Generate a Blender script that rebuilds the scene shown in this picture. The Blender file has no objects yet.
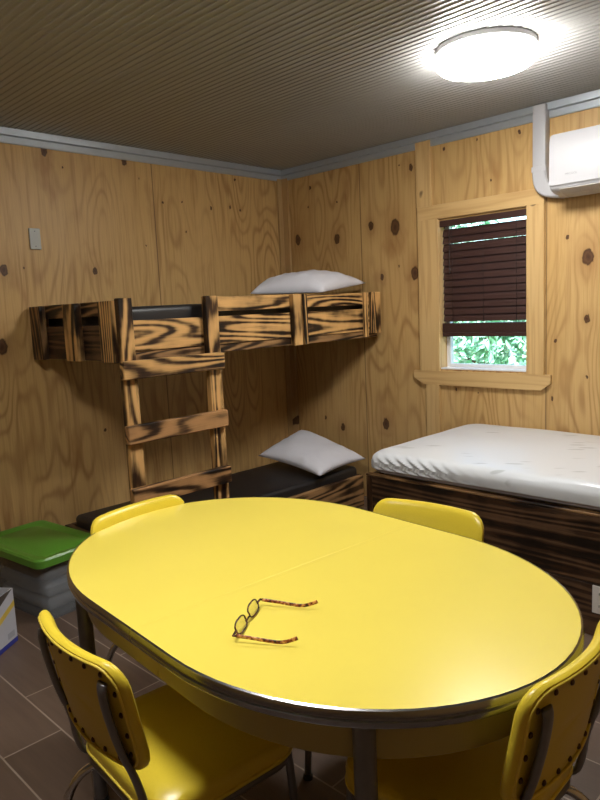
import bpy, bmesh, math, random
from math import sin, cos, pi, radians, sqrt
from mathutils import Vector, Matrix, noise

random.seed(7)
S = bpy.context.scene
COL = S.collection

# ------------------------------------------------------------------ camera, sky, sun, exposure
cam_data = bpy.data.cameras.new('camera')
cam = bpy.data.objects.new('camera', cam_data)
COL.objects.link(cam)
cam_data.sensor_fit = 'VERTICAL'
cam_data.sensor_height = 36.0
cam_data.lens = 670.97 / 800 * 36.0
cam_data.clip_start = 0.02
RW = Matrix(((0.6997784335, 0.1276646216, -0.7028597928),
             (-0.7129351230, 0.0626976431, -0.6984214458),
             (-0.0450960571, 0.9898336981, 0.1348910512)))
cam.matrix_world = Matrix.Translation((-3.8575, -3.9299, 1.44)) @ RW.to_4x4()
S.camera = cam

world = bpy.data.worlds.new('sky')
S.world = world
world.use_nodes = True
wn = world.node_tree.nodes
wl = world.node_tree.links
bg = wn['Background']
sky = wn.new('ShaderNodeTexSky')
sky.sky_type = 'NISHITA'
sky.sun_disc = False
sky.sun_elevation = radians(50)
sky.sun_rotation = radians(250)
wl.new(sky.outputs[0], bg.inputs[0])
bg.inputs[1].default_value = 0.7
sun_d = bpy.data.lights.new('sun', 'SUN')
sun_d.energy = 15.0
sun_d.angle = radians(1.0)
sun = bpy.data.objects.new('sun', sun_d)
COL.objects.link(sun)
sun.rotation_euler = (radians(20), radians(-48), 0)     # high sun from behind the cabin, onto the trees outside
LAMP = 74.0                                            # radiance of the two ceiling diffusers

S.view_settings.view_transform = 'Standard'
S.view_settings.look = 'None'
S.view_settings.exposure = 0.0
S.view_settings.gamma = 1.0
S.view_settings.use_curve_mapping = False

# ------------------------------------------------------------------ node helpers and materials
class N:
    def __init__(s, name):
        s.m = bpy.data.materials.new(name)
        s.m.use_nodes = True
        s.nt = s.m.node_tree
        s.nt.nodes.clear()
        s.out = s.nt.nodes.new('ShaderNodeOutputMaterial')
        s.p = s.nt.nodes.new('ShaderNodeBsdfPrincipled')
        s.nt.links.new(s.p.outputs[0], s.out.inputs[0])
    def link(s, a, b):
        if isinstance(a, (int, float)):
            b.default_value = a
        elif isinstance(a, (tuple, list)):
            b.default_value = a
        else:
            s.nt.links.new(a, b)
    def math(s, op, a, b=None, c=None, clamp=False):
        n = s.nt.nodes.new('ShaderNodeMath'); n.operation = op; n.use_clamp = clamp
        s.link(a, n.inputs[0])
        if b is not None: s.link(b, n.inputs[1])
        if c is not None: s.link(c, n.inputs[2])
        return n.outputs[0]
    def vmath(s, op, a, b=None):
        n = s.nt.nodes.new('ShaderNodeVectorMath'); n.operation = op
        s.link(a, n.inputs[0])
        if b is not None: s.link(b, n.inputs[1])
        return n
    def coord(s): return s.nt.nodes.new('ShaderNodeTexCoord').outputs['Object']
    def rand(s): return s.nt.nodes.new('ShaderNodeObjectInfo').outputs['Random']
    def sep(s, v):
        n = s.nt.nodes.new('ShaderNodeSeparateXYZ'); s.link(v, n.inputs[0]); return n.outputs
    def comb(s, x, y, z):
        n = s.nt.nodes.new('ShaderNodeCombineXYZ')
        s.link(x, n.inputs[0]); s.link(y, n.inputs[1]); s.link(z, n.inputs[2]); return n.outputs[0]
    def noise(s, v, scale=1.0, detail=2.0, rough=0.5, dist=0.0):
        n = s.nt.nodes.new('ShaderNodeTexNoise'); s.link(v, n.inputs['Vector'])
        n.inputs['Scale'].default_value = scale; n.inputs['Detail'].default_value = detail
        n.inputs['Roughness'].default_value = rough; n.inputs['Distortion'].default_value = dist
        return n.outputs['Fac']
    def ramp(s, f, stops, interp='LINEAR'):
        n = s.nt.nodes.new('ShaderNodeValToRGB'); s.link(f, n.inputs[0])
        e = n.color_ramp.elements; n.color_ramp.interpolation = interp
        while len(e) > 1: e.remove(e[-1])
        for i, (p, c) in enumerate(stops):
            el = e[0] if i == 0 else e.new(p)
            el.position = p
            el.color = (c, c, c, 1) if isinstance(c, (int, float)) else (*c, 1)
        return n.outputs[0]
    def mix(s, f, a, b, blend='MIX'):
        n = s.nt.nodes.new('ShaderNodeMix'); n.data_type = 'RGBA'; n.blend_type = blend
        s.link(f, n.inputs[0])
        s.link((*a, 1) if isinstance(a, tuple) else a, n.inputs[6])
        s.link((*b, 1) if isinstance(b, tuple) else b, n.inputs[7])
        return n.outputs[2]
    def bump(s, h, strength=0.2, dist=0.01):
        n = s.nt.nodes.new('ShaderNodeBump'); s.link(h, n.inputs['Height'])
        n.inputs['Strength'].default_value = strength; n.inputs['Distance'].default_value = dist
        s.nt.links.new(n.outputs[0], s.p.inputs['Normal'])
    def set(s, col=None, rough=None, metal=None, **kw):
        if col is not None: s.link((*col, 1) if isinstance(col, tuple) else col, s.p.inputs['Base Color'])
        if rough is not None: s.link(rough, s.p.inputs['Roughness'])
        if metal is not None: s.link(metal, s.p.inputs['Metallic'])
        for k, v in kw.items(): s.link(v, s.p.inputs[k.replace('_', ' ')])
        return s.m

def simple(name, col, rough=0.5, metal=0.0, grain=0.0, gscale=60.0, bump=0.0, **kw):
    n = N(name)
    if grain > 0 or bump > 0:
        f = n.noise(n.coord(), gscale, 3.0)
        c = n.mix(f, tuple(x * (1 - grain) for x in col), tuple(min(1, x * (1 + grain)) for x in col))
        if bump > 0: n.bump(f, bump, 0.004)
        return n.set(c, rough, metal, **kw)
    return n.set(col, rough, metal, **kw)

def plywood(name, axis, knots, seams, seed, tone=1.0):
    """rotary-cut pine plywood: contour grain bent around individual knots, sheet seams"""
    n = N(name)
    o = n.sep(n.coord())
    u, z = o[axis], o[2]
    bumpsum = None; mask = None
    jv = n.comb(n.math('MULTIPLY', u, 38.0), n.math('MULTIPLY', z, 24.0), seed + 20)
    ju = n.math('MULTIPLY_ADD', n.noise(jv, 1.0, 2.0), 0.022, -0.011)
    jz = n.math('MULTIPLY_ADD', n.noise(jv, 1.3, 2.0), 0.026, -0.013)
    for (uk, zk, r) in knots:
        r = r * (0.62 if r < 0.016 else 0.85)
        du = n.math('MULTIPLY', n.math('ADD', n.math('SUBTRACT', u, uk), ju), 1.0 / r)
        dz = n.math('MULTIPLY', n.math('ADD', n.math('SUBTRACT', z, zk), jz), 0.66 / r)
        d2 = n.math('ADD', n.math('MULTIPLY', du, du), n.math('MULTIPLY', dz, dz))
        g = n.math('POWER', 2.718, n.math('MULTIPLY', d2, -0.10))
        h = n.math('POWER', 2.718, n.math('MULTIPLY', d2, -0.95))
        g = n.math('MULTIPLY', g, min(1.0, r / 0.03))
        bumpsum = g if bumpsum is None else n.math('ADD', bumpsum, g)
        mask = h if mask is None else n.math('MAXIMUM', mask, h)
    base = n.noise(n.comb(n.math('MULTIPLY', u, 3.6), n.math('MULTIPLY', z, 0.75), seed), 1.0, 1.2, 0.40)
    wob = n.noise(n.comb(n.math('MULTIPLY', u, 22.0), n.math('MULTIPLY', z, 3.0), seed + 3), 1.0, 2.0)
    c = n.math('ADD', n.math('MULTIPLY', base, 15.0), n.math('MULTIPLY', wob, 0.30))
    if bumpsum is not None: c = n.math('ADD', c, n.math('MULTIPLY', bumpsum, 1.3))
    s = n.math('SINE', n.math('MULTIPLY', c, 6.2832))
    line = n.math('POWER', n.math('MULTIPLY_ADD', s, 0.5, 0.5), 3.5)
    patch = n.noise(n.comb(n.math('MULTIPLY', u, 2.0), n.math('MULTIPLY', z, 1.0), seed + 9), 1.3, 2.0)
    line = n.math('MULTIPLY', line, n.ramp(patch, [(0.40, 0.10), (0.64, 0.80)]))
    fib = n.noise(n.comb(n.math('MULTIPLY', u, 150.0), n.math('MULTIPLY', z, 5.0), seed), 1.0, 2.0, 0.6)
    broad = n.noise(n.comb(n.math('MULTIPLY', u, 7.0), n.math('MULTIPLY', z, 0.5), seed + 5), 1.0, 2.0)
    col = n.mix(broad, tuple(tone * q for q in (0.67, 0.455, 0.200)), tuple(tone * q for q in (0.57, 0.360, 0.135)))
    col = n.mix(n.math('MULTIPLY', fib, 0.36 * tone), col, (0.34, 0.18, 0.055))
    col = n.mix(n.math('MULTIPLY', line, 0.72), col, (0.27, 0.125, 0.036))
    streak = n.noise(n.comb(n.math('MULTIPLY', u, 46.0), n.math('MULTIPLY', z, 1.6), seed + 11), 1.0, 3.0, 0.6)
    col = n.mix(n.ramp(streak, [(0.50, 0.0), (0.70, 0.42)]), col, (0.30, 0.145, 0.042))
    blot = n.noise(n.comb(n.math('MULTIPLY', u, 5.0), n.math('MULTIPLY', z, 2.0), seed + 14), 1.0, 3.0, 0.6)
    col = n.mix(n.ramp(blot, [(0.60, 0.0), (0.72, 0.45)]), col, (0.33, 0.15, 0.045))
    if bumpsum is not None:
        col = n.mix(n.math('MULTIPLY', bumpsum, 0.46, clamp=True), col, (0.24, 0.10, 0.03))
        col = n.mix(n.ramp(mask, [(0.26, 0.0), (0.42, 0.92), (1.0, 0.97)]), col, n.ramp(mask, [(0.42, (0.045, 0.017, 0.008)), (0.70, (0.105, 0.046, 0.020)), (1.0, (0.06, 0.024, 0.012))]))
    for us in seams:
        d = n.math('ABSOLUTE', n.math('SUBTRACT', u, us))
        col = n.mix(n.ramp(d, [(0.0, 0.9), (0.0022, 0.8), (0.0045, 0.0)]), col, (0.05, 0.025, 0.01))
    n.bump(n.math('ADD', fib, line), 0.10, 0.003)
    return n.set(col, 0.42, 0.0, Specular_IOR_Level=0.35)

def planed(name, axis, col=(0.66, 0.45, 0.20), dark=(0.44, 0.24, 0.08)):
    n = N(name)
    o = n.sep(n.coord())
    r = n.math('MULTIPLY', n.rand(), 40.0)
    sc = [16.0, 16.0, 16.0]; sc[axis] = 0.9
    v = n.comb(n.math('ADD', n.math('MULTIPLY', o[0], sc[0]), r), n.math('MULTIPLY', o[1], sc[1]), n.math('MULTIPLY', o[2], sc[2]))
    a = n.noise(v, 1.0, 2.0)
    s = n.math('SINE', n.math('MULTIPLY', a, 26.0))
    f = n.math('MULTIPLY', n.math('POWER', n.math('MULTIPLY_ADD', s, 0.5, 0.5), 2.0), 0.45)
    sc2 = [170.0, 170.0, 170.0]; sc2[axis] = 6.0
    fib = n.noise(n.comb(*[n.math('MULTIPLY', o[i], sc2[i]) for i in range(3)]), 1.0, 2.0)
    c = n.mix(f, col, dark)
    c = n.mix(n.math('MULTIPLY', fib, 0.25), c, dark)
    kn = n.noise(n.vmath('ADD', n.coord(), n.comb(r, r, r)).outputs[0], 9.0, 0.0)
    c = n.mix(n.ramp(kn, [(0.80, 0.0), (0.84, 0.9)]), c, (0.05, 0.02, 0.01))
    n.bump(fib, 0.08, 0.002)
    return n.set(c, 0.45)

def burnt(name, axis, dark=0.0, light=(0.52, 0.30, 0.11), across=9.0, rings=95.0, along=1.1):
    """torch-burnt pine: black charred early wood between amber ridges"""
    n = N(name)
    o = n.sep(n.coord())
    r = n.math('MULTIPLY', n.rand(), 61.0)
    sc = [across] * 3; sc[axis] = along
    v = n.comb(n.math('ADD', n.math('MULTIPLY', o[0], sc[0]), r), n.math('ADD', n.math('MULTIPLY', o[1], sc[1]), n.math('MULTIPLY', r, 0.37)), n.math('MULTIPLY', o[2], sc[2]))
    a = n.noise(v, 0.62, 1.0, 0.35, 0.15)
    sc3 = [60.0] * 3; sc3[axis] = 4.0
    w = n.noise(n.comb(*[n.math('MULTIPLY', o[i], sc3[i]) for i in range(3)]), 1.0, 2.0)
    s = n.math('SINE', n.math('MULTIPLY_ADD', a, rings, n.math('MULTIPLY', w, 1.6)))
    patch = n.noise(n.comb(n.math('ADD', n.math('MULTIPLY', o[0], 4.5), r), n.math('MULTIPLY', o[1], 4.5), n.math('MULTIPLY', o[2], 4.5)), 1.0, 3.0, 0.55)
    sc2 = [190.0] * 3; sc2[axis] = 7.0
    fib = n.noise(n.comb(*[n.math('MULTIPLY', o[i], sc2[i]) for i in range(3)]), 1.0, 2.0)
    f = n.math('MULTIPLY_ADD', s, 0.36, 0.60)
    f = n.math('ADD', f, n.math('MULTIPLY_ADD', patch, 1.7, -0.90 - dark))
    f = n.math('ADD', f, n.math('MULTIPLY_ADD', fib, 0.44, -0.22))
    mid = tuple(x * 0.40 for x in light)
    c = n.ramp(f, [(0.06, (0.012, 0.007, 0.004)), (0.26, (0.050, 0.022, 0.009)), (0.42, mid), (0.66, light), (1.0, tuple(min(1, x * 1.30) for x in light))])
    n.bump(n.math('ADD', f, fib), 0.25, 0.004)
    return n.set(c, n.ramp(f, [(0.2, 0.42), (0.8, 0.58)]), Specular_IOR_Level=0.35)

KR = [(-0.308, 2.347, .014), (-0.575, 2.206, .008), (-0.279, 2.21, .010), (-0.155, 1.974, .030), (-0.562, 1.940, .028),
      (-0.886, 1.997, .024), (-1.095, 1.966, .040), (-1.250, 1.643, .034), (-1.120, 1.70, .010), (-0.971, 1.635, .017),
      (-1.236, 2.339, .018), (-1.141, 2.37, .007), (-0.969, 0.578, .030), (-0.552, 0.517, .022), (-0.377, 0.575, .014),
      (-2.297, 1.773, .014), (-2.411, 1.652, .034), (-2.226, 1.184, .015), (-2.410, 1.309, .018), (-2.21, 0.84, .014),
      (-2.414, 0.979, .011), (-2.003, 2.405, .014), (-1.729, 2.415, .008), (-1.821, 2.163, .010), (-1.494, 2.407, .013),
      (-1.557, 0.865, .011), (-1.72, 0.85, .006), (-3.1, 1.7, .03), (-3.6, 1.2, .02), (-4.3, 1.9, .03)]
KL = [(-1.946, 2.427, .022), (-1.412, 2.434, .022), (-1.842, 2.348, .008), (-2.252, 1.734, .024), (-1.683, 1.733, .017),
      (-2.135, 1.747, .007), (-1.135, 2.192, .011), (-0.724, 2.188, .014), (-0.545, 2.208, .011), (-0.449, 2.193, .010),
      (-0.977, 2.21, .008), (-0.959, 2.007, .008), (-1.295, 1.9, .006), (-2.308, 1.299, .034), (-0.482, 2.408, .012),
      (-1.309, 2.338, .007), (-1.708, 0.717, .012), (-3.1, 1.9, .03), (-3.9, 1.1, .02), (-4.6, 2.0, .03)]

M = {}
M['ply_left'] = plywood('plywood left', 0, KL, [-1.209, -2.43, -3.65, -4.87], 2.0, 1.10)
M['ply_right'] = plywood('plywood right', 1, KR, [-0.793, -2.172, -3.39, -4.61], 17.0)
M['ply_back'] = plywood('plywood far', 0, [], [-1.22, -2.44, -3.66, -4.88], 31.0, 0.8)
M['ply_side'] = plywood('plywood side', 1, [], [-1.22, -2.44, -3.66], 47.0, 0.8)
for i, a in enumerate('xyz'):
    M['pine_' + a] = planed('planed pine ' + a, i)
    M['burnt_' + a] = burnt('burnt pine ' + a, i)
    M['dark_' + a] = burnt('dark burnt pine ' + a, i, 0.12, (0.105, 0.055, 0.027), 15.0, 60.0, 0.55)
    M['mid_' + a] = burnt('smoked pine ' + a, i, 0.10, (0.27, 0.15, 0.062), 11.0, 90.0, 0.9)
M['rung_x'] = burnt('browned pine', 0, 0.05, (0.36, 0.19, 0.075), 10.0, 80.0)
M['corner_pine'] = planed('corner pine', 2, (0.52, 0.34, 0.15), (0.38, 0.21, 0.07))

# wood-look floor tile
n = N('wood look floor tile')
o = n.sep(n.coord())
v = n.comb(n.math('ADD', o[1], 1.738 + 6.1), n.math('ADD', o[0], 2.925 + 0.207 * 20), 0.0)
bk = n.nt.nodes.new('ShaderNodeTexBrick')
n.link(v, bk.inputs['Vector'])
bk.offset = 0.5; bk.offset_frequency = 2; bk.squash = 1.0
for k, val in (('Scale', 1.0), ('Mortar Size', 0.0030), ('Mortar Smooth', 0.1), ('Bias', 0.0), ('Brick Width', 0.61), ('Row Height', 0.207)):
    bk.inputs[k].default_value = val
bk.inputs['Color1'].default_value = (0.2, 0.2, 0.2, 1); bk.inputs['Color2'].default_value = (0.8, 0.8, 0.8, 1)
f1 = n.noise(n.comb(n.math('MULTIPLY', o[0], 40.0), n.math('MULTIPLY', o[1], 3.0), 0.0), 1.0, 4.0, 0.6)
f2 = n.noise(n.comb(n.math('MULTIPLY', o[0], 6.0), n.math('MULTIPLY', o[1], 2.0), 3.0), 1.0, 3.0)
c = n.mix(f1, (0.082, 0.054, 0.039), (0.172, 0.118, 0.086))
c = n.mix(n.math('MULTIPLY', f2, 0.5), c, (0.075, 0.045, 0.034))
c = n.mix(0.25, c, bk.outputs['Color'], 'SOFT_LIGHT')
c = n.mix(bk.outputs['Fac'], c, (0.30, 0.24, 0.19))
n.bump(n.math('MULTIPLY', bk.outputs['Fac'], -1.0), 0.3, 0.003)
M['floor'] = n.set(c, 0.42)

M['ceiling'] = simple('painted corrugated steel', (0.33, 0.33, 0.325), 0.36, 0.0, 0.06, 7.0)
M['channel'] = simple('galvanised channel', (0.42, 0.46, 0.50), 0.42, 0.55, 0.06, 25.0)
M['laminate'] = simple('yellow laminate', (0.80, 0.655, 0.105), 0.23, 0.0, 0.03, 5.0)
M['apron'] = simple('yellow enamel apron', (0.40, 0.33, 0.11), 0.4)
M['vinyl'] = simple('yellow chair vinyl', (0.75, 0.575, 0.045), 0.30, 0.0, 0.04, 180.0, 0.04)
M['vinyl_back'] = simple('yellow chair back panel', (0.70, 0.54, 0.06), 0.42, 0.0, 0.04, 180.0, 0.03)
M['piping'] = simple('yellow welt', (0.80, 0.62, 0.08), 0.35)
M['chrome'] = simple('aged chrome', (0.62, 0.62, 0.64), 0.20, 1.0)
M['steel'] = simple('dull dark steel tube', (0.19, 0.19, 0.205), 0.32, 0.55, 0.12, 40.0)
M['band'] = simple('ribbed aluminium band', (0.33, 0.33, 0.35), 0.24, 1.0)
M['stud'] = simple('bronze stud', (0.10, 0.055, 0.025), 0.35, 0.7)
M['black_vinyl'] = simple('black vinyl ticking', (0.016, 0.015, 0.016), 0.42, 0.0, 0.1, 90.0, 0.05)
M['pillow'] = simple('white pillow cotton', (0.70, 0.70, 0.76), 0.85, 0.0, 0.03, 14.0, 0.03)
M['white_plastic'] = simple('white plastic', (0.47, 0.47, 0.49), 0.30)
M['louver'] = simple('grey white louver plastic', (0.42, 0.40, 0.38), 0.4)
M['vinyl_white'] = simple('white window vinyl', (0.80, 0.81, 0.82), 0.4)
M['logo'] = simple('grey printed logo', (0.25, 0.25, 0.27), 0.5)
M['blind'] = simple('dark walnut blind', (0.050, 0.022, 0.018), 0.42, 0.0, 0.15, 12.0)
M['cord'] = simple('dark blind cord', (0.03, 0.02, 0.018), 0.7)
M['plate'] = simple('grey blank plate', (0.42, 0.43, 0.40), 0.45, 0.1)
M['outlet'] = simple('white outlet plastic', (0.74, 0.72, 0.68), 0.4)
M['slot'] = simple('dark slot', (0.02, 0.02, 0.02), 0.6)
M['lid'] = simple('green tote lid', (0.095, 0.27, 0.028), 0.32, 0.0, 0.04, 8.0)
M['cloth_grey'] = simple('grey folded cloth', (0.48, 0.47, 0.47), 0.9, 0.0, 0.2, 9.0, 0.05)
M['cloth_brown'] = simple('brown folded cloth', (0.30, 0.21, 0.16), 0.9, 0.0, 0.2, 9.0, 0.05)
M['carton_white'] = simple('white printed carton', (0.48, 0.49, 0.54), 0.5)
M['carton_yellow'] = simple('yellow printed stripe', (0.62, 0.45, 0.07), 0.5)
M['carton_blue'] = simple('blue printed corner', (0.03, 0.04, 0.28), 0.5)
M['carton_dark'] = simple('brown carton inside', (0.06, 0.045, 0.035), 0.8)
M['carton_grey'] = simple('grey printed label', (0.34, 0.35, 0.40), 0.5)
M['light_base'] = simple('grey enamel lamp base', (0.35, 0.35, 0.35), 0.5)
M['bark'] = simple('grey bark', (0.12, 0.085, 0.06), 0.9, 0.0, 0.3, 20.0)
M['ground'] = simple('lawn', (0.09, 0.17, 0.05), 0.95, 0.0, 0.4, 3.0)
M['siding'] = simple('pale metal siding', (0.35, 0.35, 0.34), 0.6)

n = N('lit lamp diffuser')
n.set((0.9, 0.9, 0.9), 0.5, Emission_Color=(1.0, 0.975, 0.93, 1.0), Emission_Strength=LAMP)
M['diffuser'] = n.m

n = N('glass pane')
tr = n.nt.nodes.new('ShaderNodeBsdfTransparent'); tr.inputs[0].default_value = (0.93, 0.98, 0.97, 1)
gl = n.nt.nodes.new('ShaderNodeBsdfGlossy'); gl.inputs['Roughness'].default_value = 0.02
mx = n.nt.nodes.new('ShaderNodeMixShader'); mx.inputs[0].default_value = 0.06
n.nt.links.new(tr.outputs[0], mx.inputs[1]); n.nt.links.new(gl.outputs[0], mx.inputs[2])
n.nt.links.new(mx.outputs[0], n.out.inputs[0])
M['glass'] = n.m

n = N('hazy clear tote plastic')
tr = n.nt.nodes.new('ShaderNodeBsdfTransparent'); tr.inputs[0].default_value = (0.80, 0.82, 0.84, 1)
mx = n.nt.nodes.new('ShaderNodeMixShader'); mx.inputs[0].default_value = 0.27
n.set((0.42, 0.44, 0.46), 0.28)
n.nt.links.new(tr.outputs[0], mx.inputs[1]); n.nt.links.new(n.p.outputs[0], mx.inputs[2])
n.nt.links.new(mx.outputs[0], n.out.inputs[0])
M['tote'] = n.m

n = N('spectacle lens')
tr = n.nt.nodes.new('ShaderNodeBsdfTransparent'); tr.inputs[0].default_value = (0.95, 0.95, 0.93, 1)
gl = n.nt.nodes.new('ShaderNodeBsdfGlossy'); gl.inputs['Roughness'].default_value = 0.03
mx = n.nt.nodes.new('ShaderNodeMixShader'); mx.inputs[0].default_value = 0.07
n.nt.links.new(tr.outputs[0], mx.inputs[1]); n.nt.links.new(gl.outputs[0], mx.inputs[2])
n.nt.links.new(mx.outputs[0], n.out.inputs[0])
M['lens'] = n.m

n = N('tortoiseshell')
f = n.noise(n.coord(), 120.0, 2.0)
M['tortoise'] = n.set(n.ramp(f, [(0.36, (0.035, 0.010, 0.008)), (0.50, (0.30, 0.06, 0.02)), (0.64, (0.75, 0.36, 0.12))]), 0.25)
n = N('dark tortoiseshell')
f = n.noise(n.coord(), 120.0, 2.0)
M['tortoise_dark'] = n.set(n.ramp(f, [(0.40, (0.02, 0.008, 0.008)), (0.62, (0.16, 0.05, 0.025))]), 0.25)

n = N('white mattress protector')
v = n.coord()
vo = n.nt.nodes.new('ShaderNodeTexVoronoi'); vo.feature = 'F1'
o = n.sep(v)
wv = n.comb(n.math('MULTIPLY', n.math('ADD', o[0], n.math('MULTIPLY', o[1], 0.5)), 14.0), n.math('MULTIPLY', n.math('SUBTRACT', o[1], n.math('MULTIPLY', o[0], 0.4)), 4.2), n.math('MULTIPLY', o[2], 11.0))
n.link(wv, vo.inputs['Vector']); vo.inputs['Scale'].default_value = 1.0
leaf = n.ramp(vo.outputs['Distance'], [(0.15, 1.0), (0.23, 0.0)])
gate = n.ramp(n.noise(v, 3.1, 2.0), [(0.44, 0.0), (0.52, 1.0)])
c = n.mix(n.math('MULTIPLY', n.math('MULTIPLY', leaf, gate), 0.6), (0.62, 0.645, 0.675), (0.30, 0.32, 0.32))
n.bump(n.noise(v, 25.0, 2.0), 0.05, 0.01)
M['protector'] = n.set(c, 0.30)
M['mattress_side'] = simple('grey lilac mattress side', (0.44, 0.42, 0.46), 0.6)

n = N('leaf green')
f = n.rand()
f = n.noise(n.coord(), 6.0, 2.0)
M['leaf'] = n.set(n.ramp(f, [(0.3, (0.05, 0.22, 0.08)), (0.5, (0.26, 0.55, 0.34)), (0.66, (0.66, 0.82, 0.70))]), 0.5)

# ------------------------------------------------------------------ mesh helpers
def link(name, bm, mat, parent=None, smooth=False, world=False):
    me = bpy.data.meshes.new(name)
    bmesh.ops.recalc_face_normals(bm, faces=bm.faces)
    if world and parent is not None:
        bmesh.ops.translate(bm, verts=bm.verts, vec=-Vector(parent.location))
    bm.to_mesh(me); bm.free()
    mats = mat if isinstance(mat, (list, tuple)) else [mat]
    for m in mats: me.materials.append(M[m] if isinstance(m, str) else m)
    if smooth:
        me.polygons.foreach_set('use_smooth', [True] * len(me.polygons))
        if smooth == 'auto': me.set_sharp_from_angle(angle=radians(38))
    ob = bpy.data.objects.new(name, me)
    COL.objects.link(ob)
    if parent is not None: ob.parent = parent
    return ob

def thing(name, label, cat, loc=(0, 0, 0), rz=0.0, group=None):
    o = bpy.data.objects.new(name, None)
    o.empty_display_size = 0.05
    COL.objects.link(o)
    o.location = loc; o.rotation_euler = (0, 0, rz)
    o['label'] = label; o['category'] = cat
    if group: o['group'] = group
    return o

def tag(o, label, cat, group=None):
    o['label'] = label; o['category'] = cat
    if group: o['group'] = group
    return o

def struct(name, bm, mat, parent=None, smooth=False):
    o = link(name, bm, mat, parent, smooth, world=True)
    if parent is None: o['kind'] = 'structure'
    return o

def add_box(bm, lo, hi, bevel=0.0, seg=2, mi=0):
    lo = Vector(lo); hi = Vector(hi)
    r = bmesh.ops.create_cube(bm, size=1.0)
    vs = r['verts']
    for v in vs:
        v.co = Vector((lo[i] + (v.co[i] + 0.5) * (hi[i] - lo[i]) for i in range(3)))
    fs = set(f for v in vs for f in v.link_faces)
    for f in fs: f.material_index = mi
    if bevel > 0:
        es = list(set(e for v in vs for e in v.link_edges))
        bmesh.ops.bevel(bm, geom=es, offset=bevel, segments=seg, profile=0.5, affect='EDGES')

def box(lo, hi, bevel=0.0, seg=2):
    bm = bmesh.new(); add_box(bm, lo, hi, bevel, seg); return bm

def board(name, lo, hi, mat, parent, bevel=0.003):
    return link(name, box(lo, hi, bevel, 1), mat, parent, world=True)

def add_ring_loft(bm, rings, cap0=True, cap1=True, mi=0, closed=True):
    rows = [[bm.verts.new(p) for p in r] for r in rings]
    m = len(rows[0])
    for a, b in zip(rows, rows[1:]):
        for i in range(m if closed else m - 1):
            j = (i + 1) % m
            f = bm.faces.new((a[i], a[j], b[j], b[i])); f.material_index = mi
    if cap0: bm.faces.new(rows[0][::-1]).material_index = mi
    if cap1: bm.faces.new(rows[-1]).material_index = mi
    return rows

def add_tube(bm, pts, r, n=10, flat=None, closed=False, up=None, mi=0):
    """sweep a round (or, with flat=(rx, ry), oval) section along pts"""
    pts = [Vector(p) for p in pts]
    k = len(pts)
    rings = []
    prev = None
    for i, p in enumerate(pts):
        if closed: t = (pts[(i + 1) % k] - pts[i - 1]).normalized()
        elif i == 0: t = (pts[1] - pts[0]).normalized()
        elif i == k - 1: t = (pts[-1] - pts[-2]).normalized()
        else: t = ((pts[i + 1] - p).normalized() + (p - pts[i - 1]).normalized()).normalized()
        if up is not None:
            a = Vector(up) - t * t.dot(Vector(up))
        elif prev is None:
            q = Vector((0, 0, 1)) if abs(t.z) < 0.9 else Vector((1, 0, 0))
            a = q - t * t.dot(q)
        else:
            a = prev - t * t.dot(prev)
        a.normalize(); prev = a
        b = t.cross(a)
        rr = r[i] if isinstance(r, (list, tuple)) else r
        rx, ry = (flat if flat else (rr, rr))
        rings.append([p + a * rx * cos(2 * pi * j / n) + b * ry * sin(2 * pi * j / n) for j in range(n)])
    if closed:
        rows = [[bm.verts.new(q) for q in rg] for rg in rings]
        for i in range(k):
            A, B = rows[i], rows[(i + 1) % k]
            for j in range(n):
                bm.faces.new((A[j], A[(j + 1) % n], B[(j + 1) % n], B[j])).material_index = mi
    else:
        add_ring_loft(bm, rings, mi=mi)

def smooth_path(pts, it=2, closed=False):
    """Chaikin corner cutting"""
    pts = [Vector(p) for p in pts]
    for _ in range(it):
        out = [] if closed else [pts[0]]
        rng = range(len(pts)) if closed else range(len(pts) - 1)
        for i in rng:
            a, b = pts[i], pts[(i + 1) % len(pts)]
            out += [a * 0.75 + b * 0.25, a * 0.25 + b * 0.75]
        if not closed: out.append(pts[-1])
        pts = out
    return pts

def add_lathe(bm, prof, cx, cy, n=48, mi=0):
    rings = [[Vector((cx + r * cos(2 * pi * i / n), cy + r * sin(2 * pi * i / n), z)) for i in range(n)] for r, z in prof]
    add_ring_loft(bm, rings, mi=mi)

def rrect(w, h, r, n=6):
    """rounded rectangle outline, half sizes w h"""
    out = []
    for (cx, cy, a0) in ((w - r, h - r, 0), (-w + r, h - r, 90), (-w + r, -h + r, 180), (w - r, -h + r, 270)):
        for k in range(n + 1):
            a = radians(a0 + 90 * k / n)
            out.append((cx + r * cos(a), cy + r * sin(a)))
    return out

def resample(pts, m):
    pts = [Vector((p[0], p[1])) for p in pts]
    L = [0.0]
    for i in range(len(pts)): L.append(L[-1] + (pts[(i + 1) % len(pts)] - pts[i]).length)
    out = []
    for k in range(m):
        t = L[-1] * k / m
        i = max(j for j in range(len(pts)) if L[j] <= t + 1e-9)
        d = L[i + 1] - L[i]
        f = (t - L[i]) / d if d > 1e-9 else 0
        out.append(pts[i].lerp(pts[(i + 1) % len(pts)], f))
    return out

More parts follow.
